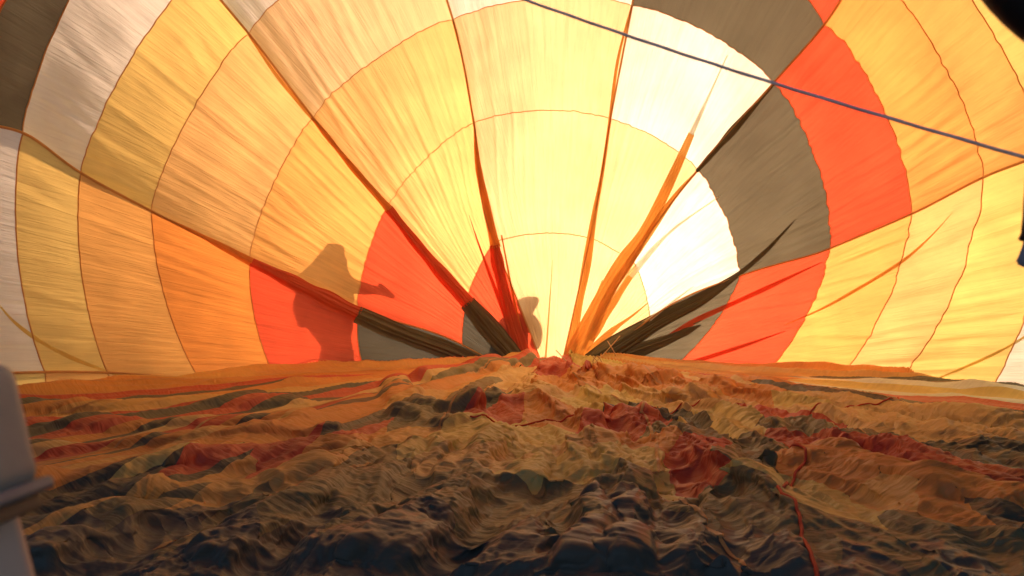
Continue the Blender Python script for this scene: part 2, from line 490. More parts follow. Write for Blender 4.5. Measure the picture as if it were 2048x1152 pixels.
def smooth(a, b, x):
    t = np.clip((x - a) / (b - a), 0, 1); return t * t * (3 - 2 * t)

def zones(x, y):
    al, r = polar(x, y)
    centre = np.exp(-((al - 0.04) / 0.34) ** 4)        # crumpled middle
    return al, r, centre

al, r, centre = zones(gx, gy)
# long rolls of cloth: course in the 2048 frame, half width, height (metres)
ROLLS = [
    ([(400, 1005), (200, 1082), (40, 1150)], .10, .13), ([(740, 955), (640, 1000), (500, 1075), (400, 1160)], .11, .13),
    ([(890, 870), (770, 960), (700, 1050), (600, 1160)], .12, .15), ([(930, 985), (840, 1060), (760, 1160)], .13, .13),
    ([(1050, 1050), (1000, 1160)], .14, .12), ([(1195, 985), (1178, 1060), (1165, 1160)], .075, .15), ([(1262, 1000), (1248, 1070), (1235, 1160)], .07, .14),
    ([(1340, 880), (1290, 950), (1230, 1010)], .12, .14), ([(1470, 870), (1425, 960), (1385, 1050), (1340, 1160)], .10, .15),
    ([(1545, 925), (1500, 1040), (1440, 1160)], .10, .13), ([(1560, 1040), (1540, 1160)], .09, .10), ([(1420, 1040), (1400, 1160)], .08, .13),
    ([(1480, 765), (1560, 778), (1700, 800), (1860, 825), (2100, 860)], .20, .19), ([(1560, 845), (1660, 868), (1800, 905), (2100, 975)], .18, .18),
    ([(1600, 905), (1720, 935), (1860, 975), (2100, 1030)], .17, .20), ([(1625, 930), (1780, 990), (1920, 1040), (2100, 1105)], .12, .15),
    ([(1590, 815), (1750, 850), (2100, 900)], .15, .12), ([(1800, 1010), (1860, 1080), (1960, 1160)], .10, .09),
    ([(720, 895), (350, 930), (-60, 985)], .17, .16), ([(660, 838), (400, 846), (-60, 862)], .15, .12), ([(700, 868), (350, 880), (-60, 905)], .13, .11),
    ([(640, 800), (300, 812), (-60, 825)], .20, .14), ([(680, 940), (420, 985), (-60, 1040)], .14, .12), ([(560, 1000), (330, 1040), (-60, 1110)], .11, .10),
    ([(640, 770), (300, 782), (-60, 800)], .2, .07),
    ([(790, 745), (800, 790), (870, 812), (950, 800)], .16, .24), ([(830, 752), (900, 742), (960, 735)], .22, .26), ([(940, 735), (1000, 722), (1060, 715)], .28, .30),
    ([(760, 830), (850, 830), (920, 850)], .14, .17), ([(960, 795), (1040, 800), (1110, 785)], .16, .15), ([(1170, 740), (1260, 742), (1340, 752)], .24, .28), ([(1075, 735), (1130, 738), (1180, 740)], .25, .25),
    ([(1150, 850), (1260, 835), (1340, 838)], .13, .17), ([(1380, 800), (1420, 780), (1490, 760)], .18, .20), ([(1000, 880), (940, 930), (880, 990)], .13, .13),
    ([(1090, 900), (1070, 980)], .15, .14), ([(1170, 890), (1150, 970)], .14, .13), ([(1250, 880), (1215, 960)], .13, .15), ([(1400, 880), (1380, 950)], .14, .15),
]
wob = fbm(gx * 0.9, gy * 0.9, 3); wob2 = fbm(gx * 2.3, gy * 2.3, 4)
def ridged(x, y, seed):
    return np.clip(1 - 1.9 * np.abs(vnoise(x, y, seed)), -0.3, 1)
rolls = np.zeros_like(gx); leanx = np.zeros_like(gx); leany = np.zeros_like(gx)
for ri_, (pts, hw, ht) in enumerate(ROLLS):
    q = spline(np.array(pts, float), 40)
    w = on_ground(q[:, 0], q[:, 1], ht * 0.55)[:, :2]
    dm = np.full(gx.shape, 1e9); im = np.zeros(gx.shape, int)
    for j in range(len(w)):
        d = np.hypot(gx + 0.06 * wob2 - w[j, 0], gy + 0.06 * wob - w[j, 1]); b = d < dm
        dm = np.where(b, d, dm); im = np.where(b, j, im)
    endt = smooth(0, 5, np.minimum(im, 39 - im) + 1.0)
    wid = hw * (1 + 0.35 * vnoise(im * 0.22, 0 * im + ri_, 90 + ri_)) * (0.6 + 0.4 * endt)
    ht = ht * 0.68
    prof = np.clip(1 - (dm / wid) ** 2, 0, 1) ** 0.62 + 0.25 * np.exp(-(dm / (1.7 * wid)) ** 2)
    hh = ht * prof / 1.25 * (0.85 + 0.2 * vnoise(im * 0.15, 0 * im + 5, 70 + ri_)) * endt
    rolls = np.where(hh > rolls, hh, rolls)
def tri(t):                                            # triangle wave: flat facets with sharp creases
    return np.abs(2 * (t - np.floor(t + 0.5))) * 2 - 1
def cells(x, y, seed):                                 # distance to the nearest scattered point: puckers with sharp irregular borders
    ix = np.floor(x).astype(np.int64); iy = np.floor(y).astype(np.int64); best = np.full(x.shape, 9.0)
    for a in (-1, 0, 1):
        for b in (-1, 0, 1):
            px = ix + a + 0.5 + 0.48 * hash2(ix + a, iy + b, seed); py = iy + b + 0.5 + 0.48 * hash2(ix + a, iy + b, seed + 7)
            st = 1 + 0.45 * hash2(ix + a, iy + b, seed + 13); sk = 0.6 * hash2(ix + a, iy + b, seed + 19)
            ddx = x - px; ddy = y - py + sk * ddx
            best = np.minimum(best, np.abs(ddx) * 0.55 + np.sqrt((ddx * st) ** 2 + (ddy / st) ** 2) * 0.55)
    return np.minimum(best, 1.1) - 0.42
def creases(al, r, x, y, cen):
    wa = fbm(x * 0.55, y * 0.55, 201, 2); wb = fbm(x * 0.55, y * 0.55, 202, 2); wc = fbm(x * 1.7, y * 1.7, 203, 2); wd_ = fbm(x * 1.7, y * 1.7, 204, 2)
    X = al * (2.6 + 0.55 * r) + 0.30 * wa + 0.07 * wc; Yr = r + 0.35 * wb + 0.08 * wd_
    h = np.zeros_like(x)
    rg = np.random.default_rng(12)
    nearnavy = smooth(7.6, 8.6, r)
    for f, a, an in ((2.3, .085, 0.5), (4.3, .080, 0.75), (8.0, .052, 0.95), (15.0, .026, 1.1), (29.0, .0105, 1.2)):
        mk = smooth(-0.5, 0.4, vnoise(x * f * 0.25 + 3, y * f * 0.25, 350 + int(f * 10)))
        q1 = 0.35 * vnoise(X * f, Yr * f * 0.6, 360 + int(f * 10)); q2 = 0.35 * vnoise(X * f + 40, Yr * f * 0.6, 361 + int(f * 10))
        h = h + a * (0.035 + 0.965 * cen) * (0.35 + 0.65 * mk) * (1 - 0.25 * nearnavy) * cells(X * f + q1, Yr * f * an + q2, int(f * 100))
    for kind, f, a, b0, b1 in (('b', 1.7, .044, -7, 9), ('b', 2.9, .030, -14, 12), ('b', 5.1, .014, -20, 18), ('m', 3.9, .008, 38, 58), ('m', 5.6, .006, -60, -35),
                               ('f', 8.7, .0040, 50, 80), ('f', 12.5, .0035, -95, -56), ('f', 17.0, .0035, 64, 104), ('f', 14.0, .0030, -30, 30), ('f', 25.0, .0040, 50, 120), ('f', 36.0, .0030, -80, -40)):
        be = math.radians(rg.uniform(b0, b1)); ph = f * (X * math.cos(be) + Yr * math.sin(be)) + rg.uniform(0, 9)
        ph = ph + 0.8 * vnoise(ph * 0.45, 0 * ph, 300 + int(f * 10)) + (0.45 if kind == 'b' else 0.95) * vnoise(X * f * 0.30, Yr * f * (0.12 if kind == 'b' else 0.25), 310 + int(f * 10))
        mk = smooth(-0.35, 0.55, vnoise(x * f * 0.2 + 7, y * f * 0.2, 330 + int(f * 10)))
        k = {'b': 0.35 + 0.65 * cen, 'm': 0.06 + 0.94 * cen, 'f': 0.10 + 0.90 * cen}[kind]
        if kind == 'f': k = k * (1 - 0.6 * nearnavy)
        w = tri(ph)
        h = h + a * k * (0.12 + 0.88 * mk) * (1 - 2 * np.abs(0.5 - 0.5 * w) ** 0.8)
    return h
side = 0.055 * ridged(al * 13 + 0.25 * wob, r * 0.10, 15) + 0.02 * ridged(al * 30 + 0.3 * wob, r * 0.15, 16)
rim = smooth(0.72, 0.99, ((gx - EC[0]) / RX) ** 2 + ((gy - EC[1]) / RYF) ** 2)
h0 = (1 - centre) * side + 0.05 * centre
h0 = np.maximum(h0 * (1 - 0.55 * np.clip(rolls / 0.12, 0, 1)) + rolls, 0.0) + 0.05 + rim * (0.10 + 0.07 * fbm(gx * 1.3, gy * 1.3, 55))
P = np.stack([gx, gy, h0], -1)
tdx, tdy = np.cos(al), np.sin(al)
lean = (0.45 + 0.4 * wob) * np.maximum(h0 - 0.07, 0)
sgn = np.sign(al - 0.05)
P[..., 0] += -sgn * tdx * lean * 0.6; P[..., 1] += -lean * 0.6

# refine three times with a cubic and add the fine crumple
def up_axis(A, f, axis):
    A = np.moveaxis(A, axis, 0); n = len(A)
    t = np.arange((n - 1) * f + 1) / f; i = np.minimum(t.astype(int), n - 2); fr = (t - i).reshape(-1, *([1] * (A.ndim - 1)))
    g = lambda q: A[np.clip(q, 0, n - 1)]
    p0, p1, p2, p3 = g(i - 1), g(i), g(i + 1), g(i + 2)
    o = 0.5 * (2 * p1 + (p2 - p0) * fr + (2 * p0 - 5 * p1 + 4 * p2 - p3) * fr ** 2 + (3 * p1 - p0 - 3 * p2 + p3) * fr ** 3)
    return np.moveaxis(o, 0, axis)
def sample(A, x, y):                                    # cubic look-up in the coarse sheet
    fx = np.clip((x - X0) / dx, 1, nx - 3.001); fy = np.clip((y - Y0) / dy, 1, ny - 3.001)
    ix = fx.astype(int); iy = fy.astype(int); tx = fx - ix; ty = fy - iy
    w = lambda t: (0.5 * (-t + 2 * t * t - t ** 3), 0.5 * (2 - 5 * t * t + 3 * t ** 3), 0.5 * (t + 4 * t * t - 3 * t ** 3), 0.5 * (-t * t + t ** 3))
    wx_, wy_ = w(tx), w(ty); out = np.zeros(x.shape + (A.shape[-1],))
    for a in range(4):
        for b in range(4):
            out += A[iy + a - 1, ix + b - 1] * (wx_[b] * wy_[a])[..., None]
    return out
# finer rows and columns near the eye, coarser far away and beyond the frame
sc_ = np.concatenate([np.linspace(-2.2, -0.76, 50)[:-1], np.linspace(-0.76, 0.76, 720), np.linspace(0.76, 2.2, 50)[1:]])
yr_ = 1.1 * (Y1 / 1.1) ** np.linspace(0, 1, 690)
my = yr_[:, None] + 0 * sc_[None, :]
mx = np.clip(sc_[None, :] * my, X0, X1)
dsp = sample(np.concatenate([P[..., :2] - np.stack([gx, gy], -1), P[..., 2:3]], -1), mx, my)
PF = np.stack([mx + dsp[..., 0], my + dsp[..., 1], dsp[..., 2]], -1)
alf, rf, cf = zones(mx, my)
du = np.gradient(PF, axis=1); dv = np.gradient(PF, axis=0)
nn = np.cross(du, dv); nn /= np.linalg.norm(nn, axis=-1, keepdims=True) + 1e-9
hf = creases(alf, rf, mx, my, cf)
PF = PF + nn * hf[..., None]
ov = np.maximum(hf, 0) * (0.5 + 0.9 * cf)                # crests lean over and leave pockets under them
hand = np.clip(3 * vnoise(alf * 5, rf * 0.3, 401), -1, 1)
PF[..., 0] += ov * (0.75 * hand * np.cos(alf)); PF[..., 1] += ov * (0.75 * hand * np.sin(alf) - 0.55)
PF[..., 2] = np.maximum(PF[..., 2], -0.01 + 0.05 * hf)

# cloth panels of the slack half: colour seeds measured in the photograph
SEEDS = """200 775 G|480 770 O|700 760 O|60 812 R|170 806 R|280 798 K|560 792 G|740 786 L|330 826 K|450 826 K|620 822 K|250 848 R|430 848 R|620 842 O|120 850 R|150 872 O|
400 872 O|600 868 O|200 895 O|450 900 O|620 905 R|430 930 R|560 930 R|180 930 G|330 940 Y|680 900 O|640 955 G|420 975 G|520 965 G|100 1000 K|200 995 K|300 1010 G|
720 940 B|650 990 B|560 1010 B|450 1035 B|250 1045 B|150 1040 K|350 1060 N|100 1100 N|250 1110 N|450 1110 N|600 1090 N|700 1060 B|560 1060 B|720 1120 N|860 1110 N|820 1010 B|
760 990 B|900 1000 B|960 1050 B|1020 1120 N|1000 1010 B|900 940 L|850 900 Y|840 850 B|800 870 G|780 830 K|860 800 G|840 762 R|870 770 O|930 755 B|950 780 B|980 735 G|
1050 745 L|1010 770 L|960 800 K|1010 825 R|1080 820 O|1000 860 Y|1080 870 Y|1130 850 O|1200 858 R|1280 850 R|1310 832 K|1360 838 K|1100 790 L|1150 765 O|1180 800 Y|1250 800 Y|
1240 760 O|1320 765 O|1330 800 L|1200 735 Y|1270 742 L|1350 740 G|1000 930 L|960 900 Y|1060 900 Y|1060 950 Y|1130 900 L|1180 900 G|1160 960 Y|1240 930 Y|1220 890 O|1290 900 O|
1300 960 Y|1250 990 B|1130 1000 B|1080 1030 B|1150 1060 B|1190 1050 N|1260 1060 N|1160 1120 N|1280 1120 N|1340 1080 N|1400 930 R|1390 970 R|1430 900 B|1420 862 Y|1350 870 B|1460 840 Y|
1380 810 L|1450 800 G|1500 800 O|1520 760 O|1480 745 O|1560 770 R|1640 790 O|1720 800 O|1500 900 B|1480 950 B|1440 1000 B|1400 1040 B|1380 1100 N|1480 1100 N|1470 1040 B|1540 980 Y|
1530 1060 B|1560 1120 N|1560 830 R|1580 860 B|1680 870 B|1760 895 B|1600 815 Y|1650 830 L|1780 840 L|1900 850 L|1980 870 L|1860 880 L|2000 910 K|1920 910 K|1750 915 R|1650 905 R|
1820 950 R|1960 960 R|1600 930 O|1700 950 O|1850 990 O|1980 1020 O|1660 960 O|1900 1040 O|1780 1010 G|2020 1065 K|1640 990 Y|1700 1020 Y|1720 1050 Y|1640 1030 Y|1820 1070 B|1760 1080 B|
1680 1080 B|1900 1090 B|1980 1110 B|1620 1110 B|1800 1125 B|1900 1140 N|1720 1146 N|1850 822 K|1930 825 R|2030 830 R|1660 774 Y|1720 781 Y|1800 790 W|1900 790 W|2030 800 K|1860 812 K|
1120 742 R|1090 735 R"""
sd = []
for s_ in SEEDS.replace('\n', '').split('|'):
    a_, b_, c_ = s_.split(); sd.append((float(a_), float(b_), c_))
sxy = on_ground(np.array([s[0] for s in sd]), np.array([s[1] for s in sd]), 0.07)
sal, sr = polar(sxy[:, 0], sxy[:, 1])
wx = 0.03 * fbm(mx * 1.2, my * 1.2, 51, 2); wy = 0.03 * fbm(mx * 1.2, my * 1.2, 52, 2)
fal, fr_ = polar(mx + wx, my + wy)
fal = fal.ravel(); fr_ = fr_.ravel()
def seed_d(i, idx=slice(None)):
    rm = 0.5 * (fr_[idx] + sr[i])
    cz = math.exp(-((sal[i] - 0.04) / 0.30) ** 4)
    return np.sqrt(((fal[idx] - sal[i]) * rm * (5.0 - 3.5 * cz)) ** 2 + (fr_[idx] - sr[i]) ** 2 * (0.06 + 0.56 * cz))
d1 = np.full(fal.shape, 1e9); d2 = d1.copy(); lab = np.zeros(fal.shape, int)
for i in range(len(sd)):
    d = seed_d(i)
    b = d < d1
    d2 = np.where(b, d1, np.minimum(d2, d)); d1 = np.where(b, d, d1); lab = np.where(b, i, lab)
# keep only cloth inside the envelope's footprint
cx_ = (PF[..., 0] - EC[0]); cy_ = (PF[..., 1] - EC[1])
xl = (cx_ * LX[0] + cy_ * LX[1]) / RX; yl = (cx_ * AX[0] + cy_ * AX[1]); yl = np.where(yl > 0, yl / RYF, yl / RYN)
ins = (xl ** 2 + yl ** 2).ravel()
NFY, NFX = mx.shape
ff = grid_faces(NFY, NFX)
ff = ff[(ins[ff].max(1) < 0.985) & (np.abs(mx.ravel()[ff]).max(1) < 4.69)]
PFf = PF.reshape(-1, 3)
NRM = nn.reshape(-1, 3)
UVF = np.stack([rf * 1.25 + 0.10 * fbm(mx * 2.2, my * 2.2, 88), alf * 13.0 + 0.2 * fbm(mx * 2.2, my * 2.2, 89)], -1).reshape(-1, 2)
fl = lab[ff]
same = (fl == fl[:, :1]).all(1)
mixed = ff[~same]; mfl = fl[~same]
for i in range(len(sd)):
    sel = ff[same & (fl[:, 0] == i)]
    if len(sel) < 6: continue
    tris = np.concatenate([sel[:, [0, 1, 2]], sel[:, [0, 2, 3]]])
    uniq, inv = np.unique(tris, return_inverse=True)
    vv = [PFf[uniq]]; uu = [UVF[uniq]]; tt_ = [inv.reshape(-1, 3)]
    # faces crossed by the seam are cut along it
    mb = mixed[(mfl == i).any(1)]
    if len(mb):
        sv = np.where(lab[mb] == i, d1[mb] - d2[mb], seed_d(i, mb.ravel()).reshape(mb.shape) - d1[mb])
        nv_, nu_, nt_ = [], [], []; base_ = len(uniq)
        for f_, q_ in zip(mb, sv):
            poly = []
            for a in range(4):
                b = (a + 1) % 4
                if q_[a] <= 0: poly.append((PFf[f_[a]], UVF[f_[a]]))
                if (q_[a] <= 0) != (q_[b] <= 0):
                    w = q_[a] / (q_[a] - q_[b])
                    poly.append((PFf[f_[a]] * (1 - w) + PFf[f_[b]] * w, UVF[f_[a]] * (1 - w) + UVF[f_[b]] * w))
            for a in range(1, len(poly) - 1):
                nt_.append((base_ + len(nv_), base_ + len(nv_) + a, base_ + len(nv_) + a + 1))
            nv_ += [x[0] for x in poly]; nu_ += [x[1] for x in poly]
        if nt_:
            vv.append(np.array(nv_)); uu.append(np.array(nu_)); tt_.append(np.array(nt_))
    VV, TT, UU = np.vstack(vv), np.vstack(tt_), np.vstack(uu)
    key = np.round(VV / 0.0005).astype(np.int64); _, first, inv2 = np.unique(key, axis=0, return_index=True, return_inverse=True)
    inv2 = inv2.ravel(); VV, UU, TT = VV[first], UU[first], inv2[TT]
    TT = TT[(TT[:, 0] != TT[:, 1]) & (TT[:, 1] != TT[:, 2]) & (TT[:, 0] != TT[:, 2])]
    comp = np.arange(len(VV))
    while True:                                               # separate islands become panels of their own
        mn = comp[TT].min(1); new = comp.copy()
        for c_ in range(3): np.minimum.at(new, TT[:, c_], mn)
        new = new[new]
        if (new == comp).all(): break
        comp = new
    for root_ in np.unique(comp[TT[:, 0]]):
        tsel = TT[comp[TT[:, 0]] == root_]
        if len(tsel) < 12: continue
        uq, iv = np.unique(tsel, return_inverse=True)
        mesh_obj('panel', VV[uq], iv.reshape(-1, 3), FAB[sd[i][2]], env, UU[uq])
# the skirt cloth under and behind the camera, towards the mouth
bx, by = np.meshgrid(np.linspace(-3.6, 3.6, 120), np.linspace(-0.7, 1.104, 50))
bz = 0.03 + 0.05 * np.maximum(0, vnoise(bx * 2.6, by * 0.4, 71)) + 0.01 * fbm(bx * 5, by * 5, 72)
mesh_obj('skirt', np.stack([bx, by, bz], -1).reshape(-1, 3), grid_faces(50, 120), FAB['N'], env, np.stack([by, bx], -1).reshape(-1, 2))

def on_cloth(x, y):
    """points of the slack cloth above material place (x, y), and its normals"""
    ry = np.clip(np.log(y / 1.1) / math.log(Y1 / 1.1) * (len(yr_) - 1), 0, len(yr_) - 1.001); rx = np.clip(np.interp(x / y, sc_, np.arange(len(sc_))), 0, len(sc_) - 1.001)
    iy = ry.astype(int); ix = rx.astype(int); ty = (ry - iy)[:, None]; tx = (rx - ix)[:, None]
    g = lambda A: (A[iy, ix] * (1 - tx) + A[iy, ix + 1] * tx) * (1 - ty) + (A[iy + 1, ix] * (1 - tx) + A[iy + 1, ix + 1] * tx) * ty
    n_ = g(nn2); n_ = n_ / (np.linalg.norm(n_, axis=-1, keepdims=True) + 1e-9)
    return g(PF), n_
nn2 = np.cross(np.gradient(PF, axis=1), np.gradient(PF, axis=0)); nn2 /= np.linalg.norm(nn2, axis=-1, keepdims=True) + 1e-9
nn2 = np.where(nn2[..., 2:3] < 0, -nn2, nn2)
for a0_, r0_, r1_ in ((-1.02, 2.5, 8.0), (-0.80, 2.0, 8.6), (-0.60, 2.2, 9.0), (-0.40, 2.0, 9.4), (-0.20, 1.8, 9.2), (0.0, 2.0, 9.2), (0.19, 1.8, 9.4), (0.38, 2.0, 9.3), (0.60, 2.0, 8.8), (0.85, 2.2, 8.0)):
    rr_ = np.linspace(r0_, r1_, 700); aa_ = a0_ + 0.02 * np.sin(rr_ * 1.3 + a0_ * 9)
    X_ = KX + rr_ * np.sin(aa_); Y_ = KY + 0.6 - rr_ * np.cos(aa_)
    ok = (np.abs(X_) < 4.0) & (Y_ > 1.3)
    p_, n_ = on_cloth(X_[ok], Y_[ok])
    rows = []
    for w_ in (-0.009, 0.0, 0.009):
        q_, m_ = on_cloth(X_[ok] + w_ * np.cos(aa_[ok]), Y_[ok] + w_ * np.sin(aa_[ok])); rows.append(q_ + m_ * (0.004 if w_ else 0.0055))
    rows = np.stack(rows, 1); nv_ = len(rows)
    mesh_obj('load_tape', rows.reshape(-1, 3), grid_faces(nv_, 3), M_TAPE, env, np.stack([np.tile([0, .01, .02], nv_), np.repeat(np.arange(nv_) * .012, 3)], -1))

# ------------------------------------------------------------------ cords and ropes
def tube(name, pts, rad, mat, parent=None, sides=8, n=None, twist=0.0):
    pts = np.asarray(pts, float)
    if n: pts = spline(pts, n)
    t = np.gradient(pts, axis=0); t /= np.linalg.norm(t, axis=-1, keepdims=True) + 1e-9
    ref = np.array([0.13, 0.21, 0.97])
    a = np.cross(t, ref); a /= np.linalg.norm(a, axis=-1, keepdims=True) + 1e-9
    b = np.cross(t, a)
    th = np.linspace(0, 2 * math.pi, sides, endpoint=False)
    rr = np.broadcast_to(np.asarray(rad, float), (len(pts),))[:, None] * np.ones((1, sides))
    if twist:
        rr = rr * (1 + 0.16 * np.cos(3 * th[None, :] + twist * np.arange(len(pts))[:, None]))
    q = pts[:, None] + a[:, None] * (rr * np.cos(th))[..., None] + b[:, None] * (rr * np.sin(th))[..., None]
    nv = len(pts)
    verts = np.vstack([q.reshape(-1, 3)])
    o = mesh_obj(name, verts, grid_faces(nv, sides, True), mat, parent)
    bm = bmesh.new(); bm.from_mesh(o.data)
    bmesh.ops.holes_fill(bm, edges=[e for e in bm.edges if e.is_boundary], sides=0)
    bm.to_mesh(o.data); bm.free()
    return o

M_REDROPE = plain('red_cord', (0.50, 0.06, 0.03), rough=0.7, noise=0.2, scale=60)
M_STRING = plain('beige_string', (0.55, 0.42, 0.22), rough=0.8, scale=60)
M_CABLE = plain('grey_cable', (0.88, 0.80, 0.79), rough=0.6, noise=0.25, scale=80, spec=0.5)

def laid(pxs, rad, lift=0.0):
    pp = spline(np.array(pxs, float), 160)
    g = on_ground(pp[:, 0], pp[:, 1], 0.10)
    pc_, nc_ = on_cloth(g[:, 0], g[:, 1])
    for _ in range(4): pc_[1:-1, 2] = np.maximum(pc_[1:-1, 2], 0.5 * pc_[1:-1, 2] + 0.25 * (pc_[:-2, 2] + pc_[2:, 2]))
    for _ in range(3): pc_[1:-1] = 0.5 * pc_[1:-1] + 0.25 * (pc_[:-2] + pc_[2:])
    g = pc_; g[:, 2] += rad * 0.9 + lift
    return g

o = tube('red_rope', laid([(1645, 1200), (1625, 1140), (1598, 1085), (1588, 1040), (1572, 1000), (1572, 975), (1590, 945), (1618, 926), (1585, 915), (1610, 908)], 0.0062), 0.0062, M_REDROPE, sides=9, twist=0.9)
tag(o, 'thick orange-red rope snaking from the bottom edge over the olive cloth', 'rope')
o = tube('red_rope', laid([(935, 842), (1010, 838), (1120, 836), (1210, 828), (1330, 815), (1440, 806)], 0.006), 0.006, M_REDROPE, sides=7)
tag(o, 'thin red cord lying across the crumpled cloth in the middle', 'rope')
o = tube('red_rope', laid([(1590, 826), (1650, 822), (1720, 814), (1780, 812), (1802, 804), (1796, 796)], 0.006), 0.006, M_REDROPE, sides=7)
tag(o, 'thin red cord with a hooked end beside the white strip at right', 'rope')

strings = [
    [(1112, 700, 9.2), (1135, 725, 9.1), (1160, 752, 9.0)],
    [(1240, 672, 9.2), (1215, 700, 9.1), (1180, 735, 8.9), (1165, 745, 8.9)],
    [(1215, 682, 9.2), (1226, 700, 9.1), (1232, 712, 9.1)],
    [(1185, 712, 9.0), (1200, 730, 8.9), (1192, 736, 8.9), (1186, 722, 8.9), (1196, 712, 8.9), (1206, 730, 8.85)],
    [(1140, 742, 9.0), (1158, 738, 8.95), (1170, 745, 8.9), (1164, 752, 8.9), (1152, 746, 8.9), (1172, 738, 8.9)],
]
labs = ['thin beige string slanting down across the orange neck of cloth', 'long beige string crossing the dark opening at the crown',
        'short beige string by the black pleat right of the crown', 'looped beige string tangled over the dark heap at the crown',
        'small coil of beige string at the foot of the orange pleats']
for pt, lb in zip(strings, labs):
    a_ = np.array(pt); q = at(a_[:, 0], a_[:, 1], 1.0) - CAMP
    o = tube('string', CAMP + q * a_[:, 2:3], 0.006, M_STRING, sides=6, n=60)
    tag(o, lb, 'string', 'loose strings at the crown')

a_ = at(np.array(1000.0), np.array(-18.0), 1.75); b_ = at(np.array(2120.0), np.array(335.0), 1.25)
tt = np.linspace(0, 1, 90)[:, None]
pc = a_ * (1 - tt) + b_ * tt; pc[:, 2] -= 0.012 * np.sin(math.pi * tt[:, 0])
o = tube('steel_cable', pc, 0.0031, M_CABLE, sides=10, twist=0.7)
tag(o, 'grey cable stretched across the upper right in front of the balloon panels', 'cable')

# ------------------------------------------------------------------ out-of-focus gear at the frame's edges
def rounded_box(sx, sy, sz, bev, seg=4):
    bm = bmesh.new(); bmesh.ops.create_cube(bm, size=1)
    bmesh.ops.scale(bm, vec=(sx, sy, sz), verts=bm.verts)
    bmesh.ops.bevel(bm, geom=list(bm.edges), offset=bev, segments=seg, profile=0.6, affect='EDGES')
    return bm
def bm_obj(name, bm, mat, parent, M=None):
    if M is not None: bm.transform(M)
    me = bpy.data.meshes.new(name); bm.to_mesh(me); bm.free()
    for p_ in me.polygons: p_.use_smooth = True
    me.materials.append(mat)
    o = bpy.data.objects.new(name, me); COL.objects.link(o); o.parent = parent
    return o
M_GREY = plain('grey_blue_vinyl', (0.22, 0.33, 0.37), rough=0.45, noise=0.15, scale=20)
M_FLANGE = plain('slate_flange', (0.17, 0.23, 0.28), rough=0.5)
M_UNDER = plain('tan_underside', (0.22, 0.19, 0.14), rough=0.7)
M_DGREY = plain('dark_piping', (0.07, 0.08, 0.09), rough=0.5)
M_PALE = plain('pale_painted_post', (0.62, 0.53, 0.40), rough=0.5, noise=0.08)
M_BLACK = plain('black_padding', (0.014, 0.014, 0.017), rough=0.6)
M_DK2 = plain('dark_grey_cover', (0.035, 0.035, 0.038), rough=0.6)
M_GCLOTH = plain('grey_cloth', (0.42, 0.46, 0.54), rough=0.9)

c0 = at(np.array(-98.0), np.array(880.0), 0.62)
case = empty('padded_casing', (c0[0], c0[1], c0[2] - 0.06))
tag(case, 'blurred grey-blue padded casing on a pale post at the left edge', 'casing')
T = Matrix.Translation((0, 0, 0.06)) @ Matrix.Rotation(R(-14), 4, 'Y')
bm_obj('shell', rounded_box(0.090, 0.080, 0.112, 0.022, 8), M_GREY, case, T)
for dxp in (-0.012, 0.008, 0.026):
    b = rounded_box(0.002, 0.0915, 0.096, 0.0008, 1); bm_obj('stitched_seam', b, M_DGREY, case, T @ Matrix.Translation((dxp, 0, 0)))
bm_obj('base_flange', rounded_box(0.094, 0.085, 0.012, 0.006), M_FLANGE, case, T @ Matrix.Translation((0.003, 0, -0.056)))
bm_obj('under_plate', rounded_box(0.074, 0.08, 0.014, 0.006), M_UNDER, case, T @ Matrix.Translation((0, 0, -0.069)))
pa = at(np.array(-62.0), np.array(930.0), 0.64); pb = at(np.array(5.0), np.array(1200.0), 0.60)
pd = pb - pa
post = rounded_box(0.042, 0.04, float(np.linalg.norm(pd)) * 1.05, 0.010)
Mx = Matrix.Translation(Vector((0.5 * (pa + pb)).tolist()) - case.location) @ Vector(pd.tolist()).to_track_quat('Z', 'Y').to_matrix().to_4x4()
bm_obj('post', post, M_PALE, case, Mx)

hc = at(np.array(2328.0), np.array(-273.0), 0.85)
hoop = empty('padded_hoop', tuple(hc))
tag(hoop, 'curved black padded hoop in the top right corner, out of focus', 'hoop')
bm = bmesh.new()
RR = 450 / FPX * 0.85; rt = 0.033
vs = []
for i in range(64):
    a = 2 * math.pi * i / 64
    for j in range(14):
        b = 2 * math.pi * j / 14
        rr = RR - rt + rt * math.cos(b)
        vs.append((rr * math.cos(a), rt * math.sin(b), rr * math.sin(a)))
fs = [(i * 14 + j, ((i + 1) % 64) * 14 + j, ((i + 1) % 64) * 14 + (j + 1) % 14, i * 14 + (j + 1) % 14) for i in range(64) for j in range(14)]
mesh_obj('tube', np.array(vs) + hc, fs, M_BLACK, hoop)
for i in range(6):
    a = 2 * math.pi * (i + 0.35) / 6
    pts_ = [hc + np.array([(RR - rt + (rt + .003) * math.cos(b)) * math.cos(a + d), (rt + .003) * math.sin(b), (RR - rt + (rt + .003) * math.cos(b)) * math.sin(a + d)]) for d in (-.05, .05) for b in np.linspace(0, 2 * math.pi, 20, endpoint=False)]
    mesh_obj('tie_band', pts_, grid_faces(2, 20, True), M_DK2, hoop)
st0 = at(np.array(2052.0), np.array(400.0), 1.1)
strap = empty('hanging_strap', (st0[0], st0[1], st0[2] - 0.1))
tag(strap, 'dark strap with a rounded end over grey cloth at the right edge', 'strap')
sp = spline(np.array([(2072, 290, 1.1), (2066, 345, 1.1), (2061, 400, 1.1), (2058, 440, 1.1), (2055, 470, 1.1), (2055, 484, 1.1)]), 40)
o = tube('strap_band', at(sp[:, 0], sp[:, 1], 1.1), np.interp(np.arange(40), [0, 24, 30, 34, 37, 39], [.0095, .0085, .0085, .0115, .010, .003]), M_BLACK, None, sides=12)
for v_ in o.data.vertices: v_.co -= strap.location
o.parent = strap
